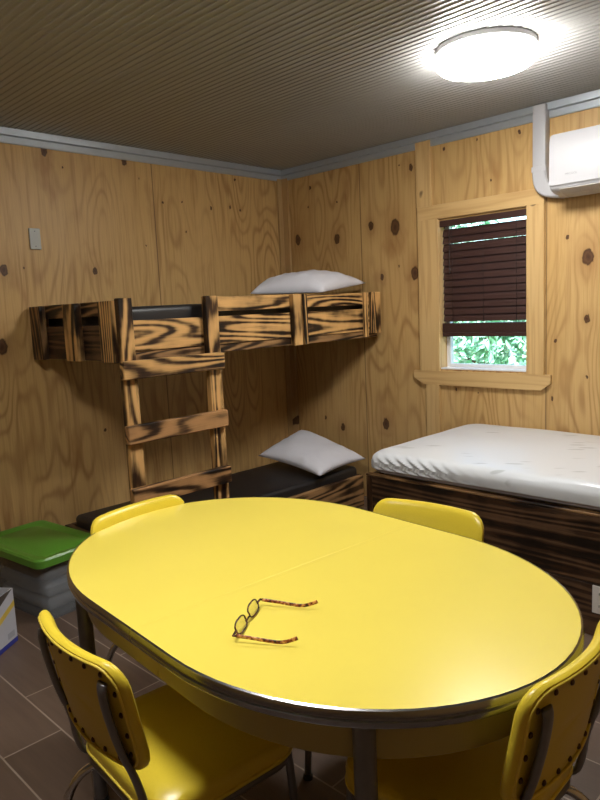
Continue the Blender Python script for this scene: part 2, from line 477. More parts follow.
# ------------------------------------------------------------------ the room
XW, YW, ZC = -6.4, -5.3, 2.52
T = 0.12
struct('floor', box((XW, YW, -0.06), (0, 0, 0)), 'floor')
struct('wall_left', box((XW - T, 0, -0.06), (T, T, ZC + 0.1)), 'ply_left')
bm = bmesh.new()                                        # window wall with its opening
wy0, wy1, wz0, wz1 = -2.060, -1.444, 0.995, 1.975
add_box(bm, (0, YW, -0.06), (T, wy0, ZC + 0.1)); add_box(bm, (0, wy1, -0.06), (T, 0, ZC + 0.1))
add_box(bm, (0, wy0, -0.06), (T, wy1, wz0)); add_box(bm, (0, wy0, wz1), (T, wy1, ZC + 0.1))
struct('wall_right', bm, 'ply_right')
struct('wall_back', box((XW - T, YW - T, -0.06), (T, YW, ZC + 0.1)), 'ply_back')
struct('wall_front', box((XW - T, YW, -0.06), (XW, 0, ZC + 0.1)), 'ply_side')

# corrugated ceiling sheet, ribs run away from the left wall
bm = bmesh.new()
pitch = 0.036
prof = []
x = XW
while x < 0:
    prof += [(x, ZC), (x + pitch * 0.30, ZC), (x + pitch * 0.42, ZC + 0.0036), (x + pitch * 0.78, ZC + 0.0036), (x + pitch * 0.90, ZC)]
    x += pitch
prof = [p for p in prof if p[0] < 0] + [(0, ZC)]
prof = prof + [(0, ZC + 0.08), (XW, ZC + 0.08)]
add_ring_loft(bm, [[Vector((p[0], YW, p[1])) for p in prof], [Vector((p[0], 0, p[1])) for p in prof]])
struct('ceiling', bm, 'ceiling')

# steel channel along the top of both walls
def channel(name, along, a, b):
    bm = bmesh.new()
    pr = [(0, 2.440), (0.012, 2.440), (0.014, 2.447), (0.014, 2.478), (0.034, 2.482), (0.036, 2.519), (0, 2.519)]
    if along == 'x':
        r0 = [Vector((a, -d, z)) for d, z in pr]; r1 = [Vector((b, -d, z)) for d, z in pr]
    else:
        r0 = [Vector((-d, a, z)) for d, z in pr]; r1 = [Vector((-d, b, z)) for d, z in pr]
    add_ring_loft(bm, [r0, r1])
    return struct(name, bm, 'channel')
channel('trim_1', 'x', XW, -0.001)
channel('trim_2', 'y', YW, -0.001)
# pine strips of the corner, above and below the window
struct('trim_3', box((-0.062, -0.020, 0), (-0.019, -0.0005, 2.455), 0.002), 'corner_pine')
struct('trim_4', box((-0.019, -0.078, 0), (-0.0005, -0.0005, 2.455), 0.002), 'corner_pine')
struct('trim_5', box((-0.020, -1.400, 2.066), (-0.0005, -1.286, 2.486), 0.002), 'pine_z')
struct('trim_6', box((-0.020, -1.440, 0.0), (-0.0005, -1.336, 0.890), 0.002), 'pine_z')

# window
win = bpy.data.objects.new('window_1', None); COL.objects.link(win)
win.location = (0, -1.752, 0.995); win['kind'] = 'structure'
board('side_casing', (-0.020, wy1 - 0.004, 0.982), (-0.0005, -1.290, 1.985), 'pine_z', win)
board('side_casing', (-0.020, -2.166, 0.982), (-0.0005, wy0 + 0.004, 1.985), 'pine_z', win)
board('head_casing', (-0.021, -2.166, 1.975), (-0.0005, -1.290, 2.066), 'pine_y', win)
bm = bmesh.new()
pr = [(-1.242, 0.984), (-2.209, 0.984), (-2.209, 0.935), (-2.150, 0.889), (-1.318, 0.889), (-1.242, 0.935)]
add_ring_loft(bm, [[Vector((-0.022, y, z)) for y, z in pr], [Vector((-0.0005, y, z)) for y, z in pr]])
link('sill_apron', bm, 'pine_y', win, world=True)
board('jamb', (0.001, wy1 - 0.004, wz0), (0.105, wy1, wz1), 'pine_z', win, 0.001)
board('jamb', (0.001, wy0, wz0), (0.105, wy0 + 0.004, wz1), 'pine_z', win, 0.001)
board('head_jamb', (0.001, wy0 + 0.004, wz1 - 0.012), (0.105, wy1 - 0.004, wz1), 'pine_y', win, 0.001)
board('stool', (-0.004, wy0 + 0.004, wz0), (0.105, wy1 - 0.004, wz0 + 0.010), 'vinyl_white', win, 0.001)
bm = bmesh.new()
fy0, fy1, fz0, fz1 = wy0 + 0.004, wy1 - 0.004, wz0 + 0.010, wz1 - 0.012
fw = 0.028
add_box(bm, (0.070, fy0, fz0), (0.110, fy0 + fw, fz1), 0.002); add_box(bm, (0.070, fy1 - fw, fz0), (0.110, fy1, fz1), 0.002)
add_box(bm, (0.070, fy0 + fw, fz0), (0.110, fy1 - fw, fz0 + 0.022), 0.002); add_box(bm, (0.070, fy0 + fw, fz1 - fw), (0.110, fy1 - fw, fz1), 0.002)
add_box(bm, (0.078, fy0 + fw, 1.46), (0.108, fy1 - fw, 1.49), 0.002)
link('window_frame', bm, 'vinyl_white', win, world=True)
link('window_pane', box((0.090, fy0 + fw, fz0 + 0.022), (0.094, fy1 - fw, fz1 - fw)), 'glass', win, world=True)

# ------------------------------------------------------------------ outside the window
struct('ground', box((0.4, -14, -0.5), (22, 10, -0.42)), 'ground')
def shrub(loc, h, r, label, seed, leaves=2600):
    random.seed(seed)
    t = thing('garden_tree', label, 'tree', loc, 0, 'trees outside the window')
    bm = bmesh.new()
    add_tube(bm, smooth_path([(0, 0, 0), (0.05, 0.03, h * 0.3), (-0.03, 0.05, h * 0.7)]), 0.05, 8)
    for k in range(7):
        a = k * 0.9; z0 = h * (0.18 + 0.07 * k)
        add_tube(bm, [(0, 0, z0), (r * 0.5 * cos(a), r * 0.5 * sin(a), z0 + 0.25)], 0.016, 6)
    link('trunk', bm, 'bark', t, True)
    bm = bmesh.new()
    clumps = []
    for k in range(26):
        a = random.uniform(0, 2 * pi); q = sqrt(random.random()) * r * 0.8
        clumps.append((q * cos(a), q * sin(a), random.uniform(0.12, 0.95) * h, random.uniform(0.22, 0.42) * r))
    for k in range(leaves):
        cx, cy, cz, cr = random.choice(clumps)
        d = Vector((random.gauss(0, 1), random.gauss(0, 1), random.gauss(0, 1))).normalized()
        p = Vector((cx, cy, cz)) + d * cr * random.uniform(0.7, 1.05)
        ax = (d + Vector((random.uniform(-.7, .7), random.uniform(-.7, .7), random.uniform(-.9, .3)))).normalized()
        sd = ax.cross(Vector((random.uniform(-1, 1), random.uniform(-1, 1), 1))).normalized()
        nn = ax.cross(sd)
        L = random.uniform(0.08, 0.15); w = L * 0.30
        v = [bm.verts.new(p), bm.verts.new(p + ax * L * .45 + sd * w + nn * .012), bm.verts.new(p + ax * L), bm.verts.new(p + ax * L * .45 - sd * w + nn * .012)]
        bm.faces.new((v[0], v[1], v[2])); bm.faces.new((v[0], v[2], v[3]))
    f = link('foliage', bm, 'leaf', t)
    f['kind'] = 'stuff'
shrub((4.0, 0.4, -0.42), 2.5, 1.05, 'leafy green tree nearest outside the window glass', 3, 3000)
shrub((6.9, 2.0, -0.42), 3.2, 1.25, 'leafy green tree outside, standing just behind the nearest one', 5)
shrub((10.4, 4.2, -0.42), 4.4, 1.6, 'tall green tree farthest outside the window glass', 8, 3000)

# ------------------------------------------------------------------ dining table
TC = (-2.645, -2.663, 0.0); TA = -0.074
HX, SY, EY = 0.492, 0.202, 0.566
def outline(inset=0.0, n=40):
    """table outline in table space, inset along the normals"""
    pts = []
    for k in range(n + 1):
        a = pi * k / n
        pts.append(Vector((HX * cos(a), SY + EY * sin(a))))
    for k in range(1, 5): pts.append(Vector((-HX, SY - 2 * SY * k / 5)))
    for k in range(n + 1):
        a = pi + pi * k / n
        pts.append(Vector((HX * cos(a), -SY + EY * sin(a))))
    for k in range(1, 5): pts.append(Vector((HX, -SY + 2 * SY * k / 5)))
    if inset == 0: return pts
    out = []
    m = len(pts)
    for i in range(m):
        t = (pts[(i + 1) % m] - pts[i - 1]).normalized()
        out.append(pts[i] + Vector((-t.y, t.x)) * inset)
    return out
def sweep_outline(bm, prof, n=40, mi=0):
    """closed ring profile [(inset, z)...] around the table outline"""
    rings = []
    for ins, z in prof:
        rings.append([Vector((p.x, p.y, z)) for p in outline(ins, n)])
    rows = [[bm.verts.new(p) for p in r] for r in rings]
    m = len(rows[0]); k = len(rows)
    for a in range(k):
        A, B = rows[a], rows[(a + 1) % k]
        for i in range(m):
            bm.faces.new((A[i], A[(i + 1) % m], B[(i + 1) % m], B[i])).material_index = mi
def cut_gap(bm, y, g):
    """open a narrow joint across the piece at y"""
    for s in (-1, 1):
        geom = bm.verts[:] + bm.edges[:] + bm.faces[:]
        bmesh.ops.bisect_plane(bm, geom=geom, plane_co=(0, y + s * g, 0), plane_no=(0, 1, 0))
    kill = [f for f in bm.faces if abs(f.calc_center_median().y - y) < g * 0.9]
    bmesh.ops.delete(bm, geom=kill, context='FACES')

table = thing('dining_table', 'oval yellow laminate dinette table with ribbed metal edge and steel legs', 'table', TC, TA)
bm = bmesh.new()
add_ring_loft(bm, [[Vector((p.x, p.y, z)) for p in outline(i)] for i, z in ((0.004, 0.722), (0.003, 0.7485), (0.0055, 0.750))])
geom = bm.verts[:] + bm.edges[:] + bm.faces[:]
bmesh.ops.bisect_plane(bm, geom=geom, plane_co=(0, -0.022, 0), plane_no=(0, 1, 0))
bmesh.ops.bisect_plane(bm, geom=bm.verts[:] + bm.edges[:] + bm.faces[:], plane_co=(0, -0.0228, 0), plane_no=(0, 1, 0))
for v in bm.verts:
    if abs(v.co.y + 0.0228) < 1e-5 and v.co.z > 0.749: v.co.z -= 0.0005
link('tabletop', bm, 'laminate', table)
bm = bmesh.new()
sweep_outline(bm, [(0.004, 0.7515), (0.0, 0.7495), (-0.002, 0.745), (-0.0025, 0.738), (0.0008, 0.735), (0.0008, 0.732), (-0.0025, 0.729), (-0.002, 0.721), (0.0, 0.717), (0.004, 0.716), (0.005, 0.73)])
cut_gap(bm, -0.022, 0.0012)
link('edge_band', bm, 'band', table, 'auto')
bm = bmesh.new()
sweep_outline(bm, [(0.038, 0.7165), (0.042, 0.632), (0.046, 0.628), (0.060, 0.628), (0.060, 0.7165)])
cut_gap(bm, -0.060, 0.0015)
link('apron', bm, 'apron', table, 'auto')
link('underside', box((-0.26, -0.46, 0.700), (0.26, 0.46, 0.7215), 0.0), 'burnt_y', table)
for (lx, ly) in ((-0.322, -0.572), (0.322, -0.572), (-0.405, 0.452), (0.405, 0.452)):
    bm = bmesh.new()
    add_lathe(bm, [(0.0215, 0.716), (0.0215, 0.40), (0.0195, 0.03), (0.019, 0.028)], lx, ly, 20)
    lg = link('leg', bm, 'steel', table, 'auto')
    bm = bmesh.new()
    add_lathe(bm, [(0.021, 0.027), (0.023, 0.02), (0.023, 0.0), (0.02, 0.0)], lx, ly, 20)
    link('foot_cap', bm, 'slot', lg, 'auto')

# ------------------------------------------------------------------ dinette chairs
PW, PH = 0.198, 0.124            # half size of the back pad
def pad_pt(u, w, d):
    """u across, w up (from pad centre), d forward; chair space"""
    sag = 0.036 * (1 - (u / PW) ** 2)
    return Vector((u, -0.203 - sag + d - 0.19 * w, 0.663 + w))
def make_chair():
    t = thing('dinette_chair', '', 'chair')
    # seat cushion
    oc = [(x, y + 0.030) for x, y in rrect(0.205, 0.190, 0.070, 7)]
    def seat_ring(s, z, dz=0.0):
        return [Vector((x * s, (y - .03) * s + .03, z)) for x, y in oc]
    bm = bmesh.new()
    add_ring_loft(bm, [seat_ring(.93, .400), seat_ring(.985, .402), seat_ring(1.0, .412), seat_ring(1.005, .442), seat_ring(.985, .455),
                       seat_ring(.93, .463), seat_ring(.75, .469), seat_ring(.45, .472), seat_ring(.15, .473)])
    seat = link('seat', bm, 'vinyl', t, 'auto')
    bm = bmesh.new()
    add_tube(bm, [Vector((x * 1.0, y * 1.0, .413)) for x, y in oc], 0.004, 6, closed=True)
    link('welt', bm, 'piping', seat, True)
    # metal rail under the cushion
    bm = bmesh.new()
    add_tube(bm, [Vector((x * .92, (y - .03) * .95 + .03, .390)) for x, y in oc], 0.012, 8, closed=True)
    link('seat_rail', bm, 'steel', t, True)
    # back pad
    out = resample(rrect(PW, PH, 0.050, 8), 72)
    def ring(s, d):
        # inset keeps the rim width even all round
        e = (1 - s) * 0.13
        return [pad_pt(p.x * (1 - e / PW) if s > 0.001 else p.x * 0.02, p.y * (1 - e / PH) if s > 0.001 else p.y * 0.02, d) for p in out]
    bm = bmesh.new()
    add_ring_loft(bm, [ring(.91, .0045), ring(.95, .001), ring(.985, .002), ring(1.01, .008), ring(1.015, .013), ring(1.005, .019), ring(.96, .025), ring(.88, .029), ring(.7, .032), ring(.4, .034), ring(.15, .035), ring(0.0005, .035)], cap0=False)
    back = link('backrest', bm, 'vinyl', t, 'auto')
    bm = bmesh.new()
    add_ring_loft(bm, [ring(.925, .0055), ring(.915, .0035), ring(.6, .003), ring(.3, .003), ring(.12, .003), ring(.0005, .003)], cap0=False)
    link('back_panel', bm, 'vinyl_back', back, 'auto')
    bm = bmesh.new()
    add_tube(bm, ring(.94, .0005), 0.0035, 6, closed=True)
    link('welt', bm, 'piping', back, True)
    ns = 22
    so = resample([(p.x * (1 - .022 / PW), p.y * (1 - .022 / PH)) for p in out], ns)
    for p in so:
        bm = bmesh.new()
        c = pad_pt(p.x, p.y, .003)
        rr = [(.0062, 0.0), (.006, .0018), (.0042, .0038), (.0016, .0048)]
        add_ring_loft(bm, [[c + Vector((r * cos(2 * pi * k / 8), -h, r * sin(2 * pi * k / 8))) for k in range(8)] for r, h in rr])
        link('stud', bm, 'stud', back, True)
    # flat oval uprights that turn forward under the seat
    for s in (-1, 1):
        x = 0.156 * s
        q = [pad_pt(x, .082, -.002), pad_pt(x, .066, -.009), pad_pt(x, 0.0, -.011), pad_pt(x * 1.02, -.08, -.008), pad_pt(x * 1.06, -.15, .002),
             Vector((x * 1.12, -.172, .435)), Vector((x * 1.13, -.158, .396)), Vector((x * 1.14, -.11, .390)), Vector((x * 1.14, .12, .390)), Vector((x * 1.14, .15, .392))]
        bm = bmesh.new()
        add_tube(bm, smooth_path(q, 2), 0.01, 12, flat=(.0165, .0075), up=(1, 0, 0))
        link('back_post', bm, 'steel', t, True)
    for s in (-1, 1):
        bm = bmesh.new()
        add_tube(bm, smooth_path([(0.180 * s, .190, .400), (0.182 * s, .194, .36), (0.190 * s, .205, .15), (0.195 * s, .212, .012)], 1), 0.0105, 10)
        lg = link('front_leg', bm, 'steel', t, True)
        bm = bmesh.new(); add_lathe(bm, [(.010, .016), (.015, .012), (.015, 0.0), (.012, 0.0)], 0.195 * s, .212, 14)
        link('glide', bm, 'slot', lg, 'auto')
    for s in (-1, 1):
        bm = bmesh.new()
        add_tube(bm, smooth_path([(0.10 * s, .02, .385), (0.115 * s, -.10, .385), (0.150 * s, -.175, .375), (0.175 * s, -.215, .30), (0.19 * s, -.235, .15), (0.195 * s, -.245, .012)], 2), 0.0105, 10)
        lg = link('rear_leg', bm, 'chrome', t, True)
        bm = bmesh.new(); add_lathe(bm, [(.010, .016), (.015, .012), (.015, 0.0), (.012, 0.0)], 0.195 * s, -.245, 14)
        link('glide', bm, 'slot', lg, 'auto')
    return t
def dup(root, loc, rz, label):
    r = root.copy(); COL.objects.link(r); r.location = loc; r.rotation_euler = (0, 0, rz); r['label'] = label
    for ch in list(root.children):
        c = ch.copy(); COL.objects.link(c); c.parent = r
        for g in list(ch.children):
            d = g.copy(); COL.objects.link(d); d.parent = c
    return r
chair = make_chair()
chair['group'] = 'yellow dinette chairs around the table'
chair.location = (-3.042, -2.656, 0); chair.rotation_euler = (0, 0, -pi / 2 - 0.075)
chair['label'] = 'yellow vinyl chair nearest the green-lidded tote, studded back towards the camera'
dup(chair, (-2.672, -3.225, 0), 0.02, 'yellow vinyl chair at lower right, studded back cut by the photo edge')
dup(chair, (-2.640, -2.142, 0), pi + 0.10, 'yellow vinyl chair at the far table end below the ladder, only its top showing')
dup(chair, (-2.300, -2.745, 0), pi / 2 + 0.09, 'yellow vinyl chair between the table and the twin bed, only its top showing')

# ------------------------------------------------------------------ spectacles on the table
gl = thing('eyeglasses', 'tortoiseshell reading glasses lying open on the yellow table', 'glasses', (-2.94, -2.825, 0.750))
O = Vector(gl.location)
hA = Vector((-3.026, -2.874)); hB = Vector((-2.872, -2.787))
ex = (hB - hA).normalized(); wf = (hB - hA).length; ey = Vector((ex.y, -ex.x))       # ey points from the front towards the temple tips
def gp(a, b, z): return Vector(((hA + ex * a + ey * b).x - O.x, (hA + ex * a + ey * b).y - O.y, z))
bm = bmesh.new()
cz = 0.0160; hz = 0.015
lens_loops = []
for c0 in (0.27, 0.73):
    loop = []
    for k in range(28):
        a = 2 * pi * k / 28
        q = 0.84 + 0.16 * abs(sin(2 * a))
        loop.append(gp(wf * c0 + 0.0315 * q * cos(a) * 1.06, -0.006 * sin(a), cz + 0.0135 * q * sin(a) * 1.03))
    lens_loops.append(loop)
    add_tube(bm, loop, 0.0020, 6, closed=True)
add_tube(bm, [gp(wf * .5 - .010, 0, cz - .006), gp(wf * .5, -.002, cz - .010), gp(wf * .5 + .010, 0, cz - .006)], .0024, 6)
add_tube(bm, [gp(wf * .27 - .031, 0, cz), gp(-.001, 0, hz), gp(-.001, .008, hz)], .0028, 6)
add_tube(bm, [gp(wf * .73 + .031, 0, cz), gp(wf + .001, 0, hz), gp(wf + .001, .008, hz)], .0028, 6)
link('front_frame', bm, 'tortoise_dark', gl, True)
for loop in lens_loops:
    bm = bmesh.new()
    bm.faces.new([bm.verts.new(p) for p in loop])
    e = bmesh.ops.extrude_face_region(bm, geom=bm.faces[:])
    bmesh.ops.translate(bm, verts=[v for v in e['geom'] if isinstance(v, bmesh.types.BMVert)], vec=(ey.x * .0015, ey.y * .0015, 0))
    link('lens', bm, 'lens', gl)
for a0, sgn in ((0.0, 1), (wf, -1)):
    bm = bmesh.new()
    q = [gp(a0, .006, hz), gp(a0 + .000 * sgn, .05, .012), gp(a0 + .001 * sgn, .095, .0075), gp(a0 + .001 * sgn, .115, .010), gp(a0 + .001 * sgn, .140, .021)]
    add_tube(bm, smooth_path(q, 2), .002, 8, flat=(.0042, .0018), up=(0, 0, 1))
    link('temple', bm, 'tortoise', gl, True)

# ------------------------------------------------------------------ upper bunk with ladder
BX0, BX1, BY = -2.10, -0.035, -0.95
ub = thing('bunk_bed', 'wall-hung upper bunk of torch-burnt pine boards in the room corner', 'bunk bed', (-1.05, -0.5, 1.21))
board('top_rail', (-1.505, BY, 1.446), (BX1, BY + .038, 1.528), 'burnt_x', ub)
board('front_board', (BX0, BY + .002, 1.262), (BX1, BY + .040, 1.418), 'burnt_x', ub)
board('lower_strip', (BX0, BY + .010, 1.216), (BX1, BY + .048, 1.260), 'mid_x', ub)
board('short_rail', (BX0, BY, 1.446), (-2.045, BY + .038, 1.528), 'burnt_x', ub)
board('corner_post', (-2.122, BY - .040, 1.214), (-2.045, BY - .0005, 1.530), 'burnt_z', ub)
board('middle_post', (-0.915, BY - .040, 1.214), (-0.845, BY - .0005, 1.530), 'burnt_z', ub)
board('batten', (-0.810, BY - .024, 1.214), (-0.775, BY - .0005, 1.530), 'burnt_z', ub)
board('end_post', (-0.135, BY - .040, 1.245), (-0.050, BY - .0005, 1.532), 'burnt_z', ub)
board('batten', (-0.205, BY - .024, 1.222), (-0.170, BY - .0005, 1.530), 'burnt_z', ub)
# left end
board('end_top_rail', (BX0, BY + .040, 1.446), (BX0 + .038, -0.001, 1.522), 'mid_y', ub)
board('end_board', (BX0 + .002, BY + .042, 1.216), (BX0 + .040, -0.001, 1.400), 'dark_y', ub)
for y0, y1, mt in ((-0.150, -0.022, 'mid_z'), (-0.572, -0.435, 'burnt_z'), (-0.949, -0.815, 'burnt_z')):
    board('end_post', (BX0 - .040, y0, 1.212), (BX0 - .0005, y1, 1.520), mt, ub)
board('end_board', (BX1 - .038, BY + .042, 1.216), (BX1, -0.08, 1.400), 'dark_y', ub)
board('wall_ledger', (BX0 + .045, -.040, 1.216), (BX1 - .045, -.0215, 1.30), 'dark_x', ub)
board('deck', (BX0 + .045, BY + .050, 1.262), (BX1 - .045, -.042, 1.285), 'dark_x', ub)

def soft_box(lo, hi, r, n=(30, 16), wr=0.0, seed=0.0, name='mattress'):
    """cushion-edged box with subdivided faces"""
    bm = bmesh.new()
    add_box(bm, lo, hi, r, 5)
    bmesh.ops.subdivide_edges(bm, edges=[e for e in bm.edges if e.calc_length() > .12], cuts=8, use_grid_fill=True)
    for v in bm.verts:
        v.co += Vector((noise.noise(v.co * 5 + Vector((seed, 0, 0))), noise.noise(v.co * 5 + Vector((0, seed, 9))), noise.noise(v.co * 4 + Vector((3, 0, seed))))) * wr
    return bm
um = link('bunk_mattress', soft_box((BX0 + .048, BY + .053, 1.286), (BX1 - .048, -.05, 1.490), .03, wr=.004, seed=2), 'black_vinyl', smooth='auto')
tag(um, 'thin black vinyl mattress on the upper bunk behind its rails', 'mattress')

ld = thing('bunk_ladder', 'burnt pine ladder of square posts and thick rungs up to the upper bunk', 'ladder', (-1.82, -1.0, 0))
board('ladder_post', (-2.122, BY - .040, 0.0), (-2.045, BY - .0005, 1.212), 'burnt_z', ld)
board('ladder_post', (-1.590, BY - .040, 0.0), (-1.505, BY - .0005, 1.532), 'burnt_z', ld)
for z0, z1 in ((1.130, 1.222), (0.808, 0.900), (0.487, 0.580), (0.165, 0.258)):
    board('rung', (-2.145, BY - .082, z0), (-1.512, BY - .0405, z1), 'burnt_x' if z0 > 1 else 'rung_x', ld, .004)

# ------------------------------------------------------------------ lower bunk
lb = thing('lower_bunk', 'low burnt pine bed box under the upper bunk', 'bed', (-1.2, -0.6, 0))
board('front_rail', (-2.15, BY + .006, 0.015), (-0.245, BY + .042, 0.245), 'mid_x', lb)
board('end_rail', (-2.15, BY + .043, 0.015), (-2.112, -.24, 0.245), 'dark_y', lb)
board('end_rail', (-0.283, BY + .043, 0.015), (-0.245, -.24, 0.245), 'dark_y', lb)
board('back_rail', (-2.111, -.278, 0.015), (-0.284, -.24, 0.245), 'dark_x', lb)
board('deck', (-2.110, BY + .044, 0.100), (-0.285, -.280, 0.120), 'dark_x', lb)
for px in (-2.10, -1.55, -0.95, -0.34):
    board('foot_block', (px, -.62, 0.0), (px + .05, -.57, 0.0995), 'dark_z', lb)
lm = link('lower_mattress', soft_box((-2.108, BY + .046, 0.121), (-0.255, -.282, 0.305), .03, wr=.004, seed=6), 'black_vinyl', smooth='auto')
tag(lm, 'black vinyl mattress on the low bed below the bunk, white pillow on it', 'mattress')

# ------------------------------------------------------------------ pillows
def pillow(corners, thick, seed, n=34, zoff=0.0):
    """inflated rectangle between four corner points (a b c d around)"""
    a, b, c, d = [Vector(p) for p in corners]
    nrm = (c - a).cross(d - b).normalized()
    if nrm.z < 0: nrm = -nrm
    bm = bmesh.new()
    top = []; bot = []
    for i in range(n + 1):
        rt = []; rb = []
        u = i / n
        for j in range(n + 1):
            w = j / n
            U = 2 * u - 1; W = 2 * w - 1
            # sides bow in between the pinched corners
            pu = U * (1 - 0.07 * (1 - W * W) ** 1 * abs(U) ** 3)
            pw = W * (1 - 0.09 * (1 - U * U) ** 1 * abs(W) ** 3)
            uu = (pu + 1) / 2; ww = (pw + 1) / 2
            base = a * (1 - uu) * (1 - ww) + b * uu * (1 - ww) + c * uu * ww + d * (1 - uu) * ww
            h = (max(0, (1 - abs(U) ** 2.6)) * max(0, (1 - abs(W) ** 2.6))) ** 0.5
            q = Vector((U * 2.2, W * 2.2, seed))
            wr = noise.noise(q) * 0.10 + 0.05 * noise.noise(q * 3.1)
            crease = 0.09 * sin(7 * (U - W) + seed + 2.5 * noise.noise(q * 1.3)) * abs(U * W) ** 0.7
            ht = thick * h * (1 + wr * 1.4 + crease)
            rt.append(bm.verts.new(base + nrm * ht))
            edge = i in (0, n) or j in (0, n)
            rb.append(rt[-1] if edge else bm.verts.new(base - nrm * thick * 0.10 * h))
        top.append(rt); bot.append(rb)
    for i in range(n):
        for j in range(n):
            bm.faces.new((top[i][j], top[i + 1][j], top[i + 1][j + 1], top[i][j + 1]))
            q = (bot[i][j], bot[i][j + 1], bot[i + 1][j + 1], bot[i + 1][j])
            bm.faces.new(q)
    return bm
p1 = link('pillow', pillow([(-0.80, -0.46, 1.555), (-0.55, -0.90, 1.54), (-0.045, -0.86, 1.600), (-0.26, -0.20, 1.56)], 0.132, 3.1), 'pillow', smooth=True)
tag(p1, 'plump white pillow on the upper bunk', 'pillow')
p2 = link('pillow', pillow([(-0.67, -0.30, .385), (-0.72, -0.965, .340), (-0.175, -0.915, .345), (-0.14, -0.24, .490)], 0.085, 7.7), 'pillow', smooth=True)
tag(p2, 'white pillow lying on the low black mattress in the corner', 'pillow')

# ------------------------------------------------------------------ twin bed under the window
tb = thing('platform_bed', 'dark burnt pine platform bed box along the window wall', 'bed', (-0.55, -3.0, 0))
FX, FY0, FY1 = -1.10, -1.668, -4.05
board('upper_side_board', (FX, FY1, 0.235), (FX + .038, FY0 - .036, 0.528), 'dark_y', tb)
board('lower_side_board', (FX + .004, FY1, 0.0), (FX + .040, FY0 - .036, 0.231), 'dark_y', tb)
board('rail_cap', (FX - .003, FY1, 0.529), (FX + .036, FY0, 0.541), 'mid_y', tb)
board('corner_post', (FX - .002, FY0 - .035, 0.0), (FX + .038, FY0 - .001, 0.528), 'mid_z', tb)
board('end_board', (FX + .041, FY0 - .038, 0.0), (-0.03, FY0 - .001, 0.535), 'dark_x', tb)
board('end_board', (FX + .041, FY1, 0.0), (-0.03, FY1 + .037, 0.535), 'dark_x', tb)
board('deck', (FX + .041, FY1 + .04, 0.330), (-0.03, FY0 - .040, 0.355), 'dark_y', tb)

# mattress with a white protector: rounded edges, gathers on its side near the corner
MX0, MX1, MY0, MY1, MZ0, MZ1 = -1.100, -0.006, -4.00, -1.660, 0.356, 0.660
bm = bmesh.new()
SEG = []
def side_prof(k, n):                                      # quarter-round top edge then the side
    return k / n
RR = 0.058
prof = [(0.06, MZ0), (0.05, MZ0 + .02), (0.05, 0.545), (0.026, 0.549), (0.016, 0.556), (0.014, 0.564), (0.013, 0.570), (0.001, 0.572), (0.0, 0.576), (0.0, 0.580), (0.0, 0.585), (0.0, 0.590)]
prof += [(RR * (1 - cos(radians(a))), MZ1 - RR + RR * sin(radians(a))) for a in (7, 15, 22, 30, 37, 45, 52, 60, 67, 75, 82, 90)]
prof += [(RR + .03, MZ1 + .002), (RR + .12, MZ1 + .004), (RR + .24, MZ1 + .006), (RR + .36, MZ1 + .007), (RR + .42, MZ1 + .007)]
ocx, ocy = (MX0 + MX1) / 2, (MY0 + MY1) / 2
base = resample(rrect((MX1 - MX0) / 2, (MY1 - MY0) / 2, 0.09, 10), 900)
mid = Vector((0, 0))
rings = []
hw, hh = (MX1 - MX0) / 2, (MY1 - MY0) / 2
for ins, z in prof:
    rg = []
    for p in base:
        q = Vector((p.x * max(0.02, (hw - ins) / hw), p.y * max(0.02, (hh - ins) / hh)))
        w = Vector((q.x + ocx, q.y + ocy, z))
        # gathers: diagonal pleats that fan out from the near corner along the front side
        if p.x < -hw + .14:
            s = (hh - p.y)                               # distance from the left end
            amp = 0.006 * math.exp(-((s - .27) / .26) ** 2) * max(0, min(1, (z - .571) / .008)) * max(0, 1 - (ins / .12))
            w.x += -amp * sin(85 * (s - 2.4 * (MZ1 - z)) + 1.6 * noise.noise(Vector((s * 5, z * 5, 1))))
        w.z += 0.006 * noise.noise(Vector((w.x * 3, w.y * 3, 2))) * (1 if z > MZ1 - .02 else 0)
        w.x += 0.003 * noise.noise(Vector((w.y * 5, z * 7, 5))) if p.x < 0 else 0
        rg.append(w)
    rings.append(rg)
add_ring_loft(bm, rings)
for f in bm.faces:
    if f.calc_center_median().z < 0.571: f.material_index = 1
tm = link('mattress', bm, ['protector', 'mattress_side'], smooth='auto')
tag(tm, 'white mattress in a leaf-print protector on the twin bed under the window', 'mattress')

ol = thing('power_outlet', 'white power outlet on the side of the twin bed at right edge', 'outlet', (FX + .004, -2.918, 0.172))
link('cover_plate', box((FX - .003, -2.955, 0.108), (FX + .0035, -2.880, 0.229), .002), 'outlet', ol, world=True)
for zc in (0.142, 0.196):
    so = link('socket', box((FX - .0055, -2.934, zc - .017), (FX - .003, -2.901, zc + .017), .001), 'outlet', ol, world=True)
    for dy in (-.007, .007):
        bm = box((FX - .0062, -2.9175 + dy - .0012, zc - .004), (FX - .0054, -2.9175 + dy + .0012, zc + .007))
        bmesh.ops.translate(bm, verts=bm.verts, vec=-Vector(ol.location))
        link('slot', bm, 'slot', so)

